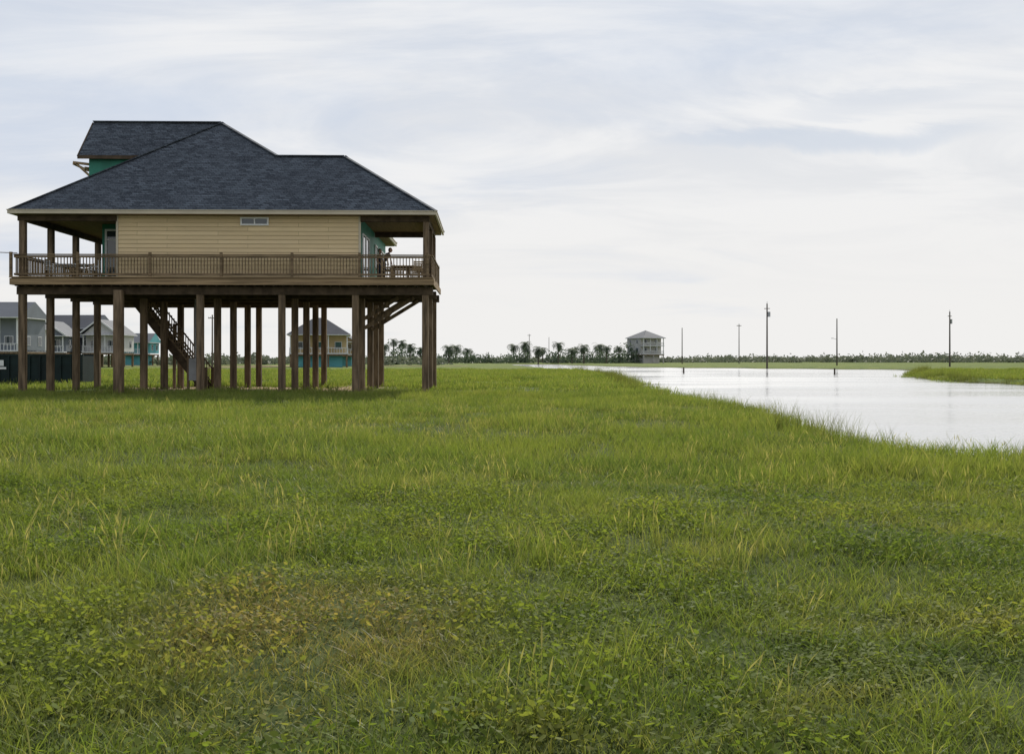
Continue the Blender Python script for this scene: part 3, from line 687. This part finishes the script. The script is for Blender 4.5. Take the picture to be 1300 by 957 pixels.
finish('shore_reeds',scatter(12,140,1.8,5),cR,5,smin=-.7,keep=lambda P,s:(s<.9)&((lowf(P,.3,50)+.5*rng.random(len(P)))>.05),hf=lambda P,s:np.where(P[:,1]>60,1.3,.95))

# ------------------------------------------------------------------ light, world, camera
el=math.radians(38); az=math.radians(10)
sd=Vector((math.sin(az)*math.cos(el),math.cos(az)*math.cos(el),math.sin(el)))
sl=bpy.data.lights.new('sun','SUN'); sl.energy=4.4; sl.angle=math.radians(.6); sl.color=(1,.94,.83)
so=bpy.data.objects.new('sun',sl); scene.collection.objects.link(so); so.rotation_euler=sd.to_track_quat('Z','Y').to_euler(); so.location=(0,0,60)
w=bpy.data.worlds.new('World'); scene.world=w; w.use_nodes=True; nt=w.node_tree; nt.nodes.clear()
wo=nt.nodes.new('ShaderNodeOutputWorld'); bg=nt.nodes.new('ShaderNodeBackground'); bg.inputs[1].default_value=.1; L(nt,bg.outputs[0],wo.inputs[0])
sk=nt.nodes.new('ShaderNodeTexSky'); sk.sky_type='NISHITA'; sk.sun_disc=False; sk.sun_elevation=el; sk.sun_rotation=az; sk.dust_density=1.5
tc=nt.nodes.new('ShaderNodeTexCoord'); sx=nt.nodes.new('ShaderNodeSeparateXYZ'); L(nt,tc.outputs['Generated'],sx.inputs[0])
zz=mathn(nt,'ADD',mathn(nt,'MAXIMUM',sx.outputs[2],0.0),.12)
cb=nt.nodes.new('ShaderNodeCombineXYZ'); L(nt,mathn(nt,'DIVIDE',sx.outputs[0],zz),cb.inputs[0]); L(nt,mathn(nt,'DIVIDE',sx.outputs[1],zz),cb.inputs[1])
pv=cb.outputs[0]
n1=noisen(nt,mapping(nt,pv,(.7,1.1,1),(2.3,1.1,0),(0,0,.25)),1.0,7,.55,.5)
n2=noisen(nt,mapping(nt,pv,(.6,1.1,1),(5.1,3.7,0),(0,0,-.5)),1.5,8,.6,.8)
elv=sx.outputs[2]
th=mathn(nt,'ADD',mathn(nt,'MULTIPLY',mathn(nt,'MINIMUM',elv,.45),1.25),mathn(nt,'MULTIPLY',sx.outputs[0],-.45))
cov=mathn(nt,'SUBTRACT',mathn(nt,'ADD',mathn(nt,'MULTIPLY',n1,1.5),mathn(nt,'MULTIPLY',n2,.9)),mathn(nt,'MULTIPLY',th,1.4))
cf=maprange(nt,cov,.25,1.05,.42,1.0)
cloud=mixc(nt,maprange(nt,n2,.38,.62),(7.55,7.75,8.1),(8.75,8.8,8.9))
cloud=mixc(nt,maprange(nt,elv,.03,.24,1,0),cloud,(8.8,8.7,8.55))
def streak(cx,cz,wx,wz,amt):
    a=mathn(nt,'DIVIDE',mathn(nt,'SUBTRACT',sx.outputs[0],cx),wx); b=mathn(nt,'DIVIDE',mathn(nt,'ADD',mathn(nt,'SUBTRACT',elv,cz),mathn(nt,'MULTIPLY',mathn(nt,'SUBTRACT',n2,.5),.09)),wz)
    d=mathn(nt,'ADD',mathn(nt,'MULTIPLY',a,a),mathn(nt,'MULTIPLY',b,b)); return maprange(nt,d,0,1.0,amt,0)
cloud=mixc(nt,streak(.31,.205,.17,.016,.75),cloud,(6.3,6.9,7.8))
cloud=mixc(nt,streak(.36,.24,.10,.013,.45),cloud,(6.5,7.0,7.8))
skc=mixc(nt,1.0,sk.outputs[0],(5.2,6.2,7.9),'DARKEN')
skc=mixc(nt,.65,skc,(5.2,6.2,7.9))
c=mixc(nt,cf,skc,cloud)
L(nt,c,bg.inputs[0])
scene.view_settings.view_transform='Standard'; scene.view_settings.look='None'; scene.view_settings.exposure=0
cam=bpy.data.cameras.new('camera'); cam.lens=35; cam.sensor_width=36; cam.clip_end=9000; cam.clip_start=.05; cam.shift_y=-23.5/1300
co=bpy.data.objects.new('camera',cam); scene.collection.objects.link(co); co.location=(0,0,1.6); co.rotation_euler=(math.radians(90),0,math.radians(-1.36)); scene.camera=co
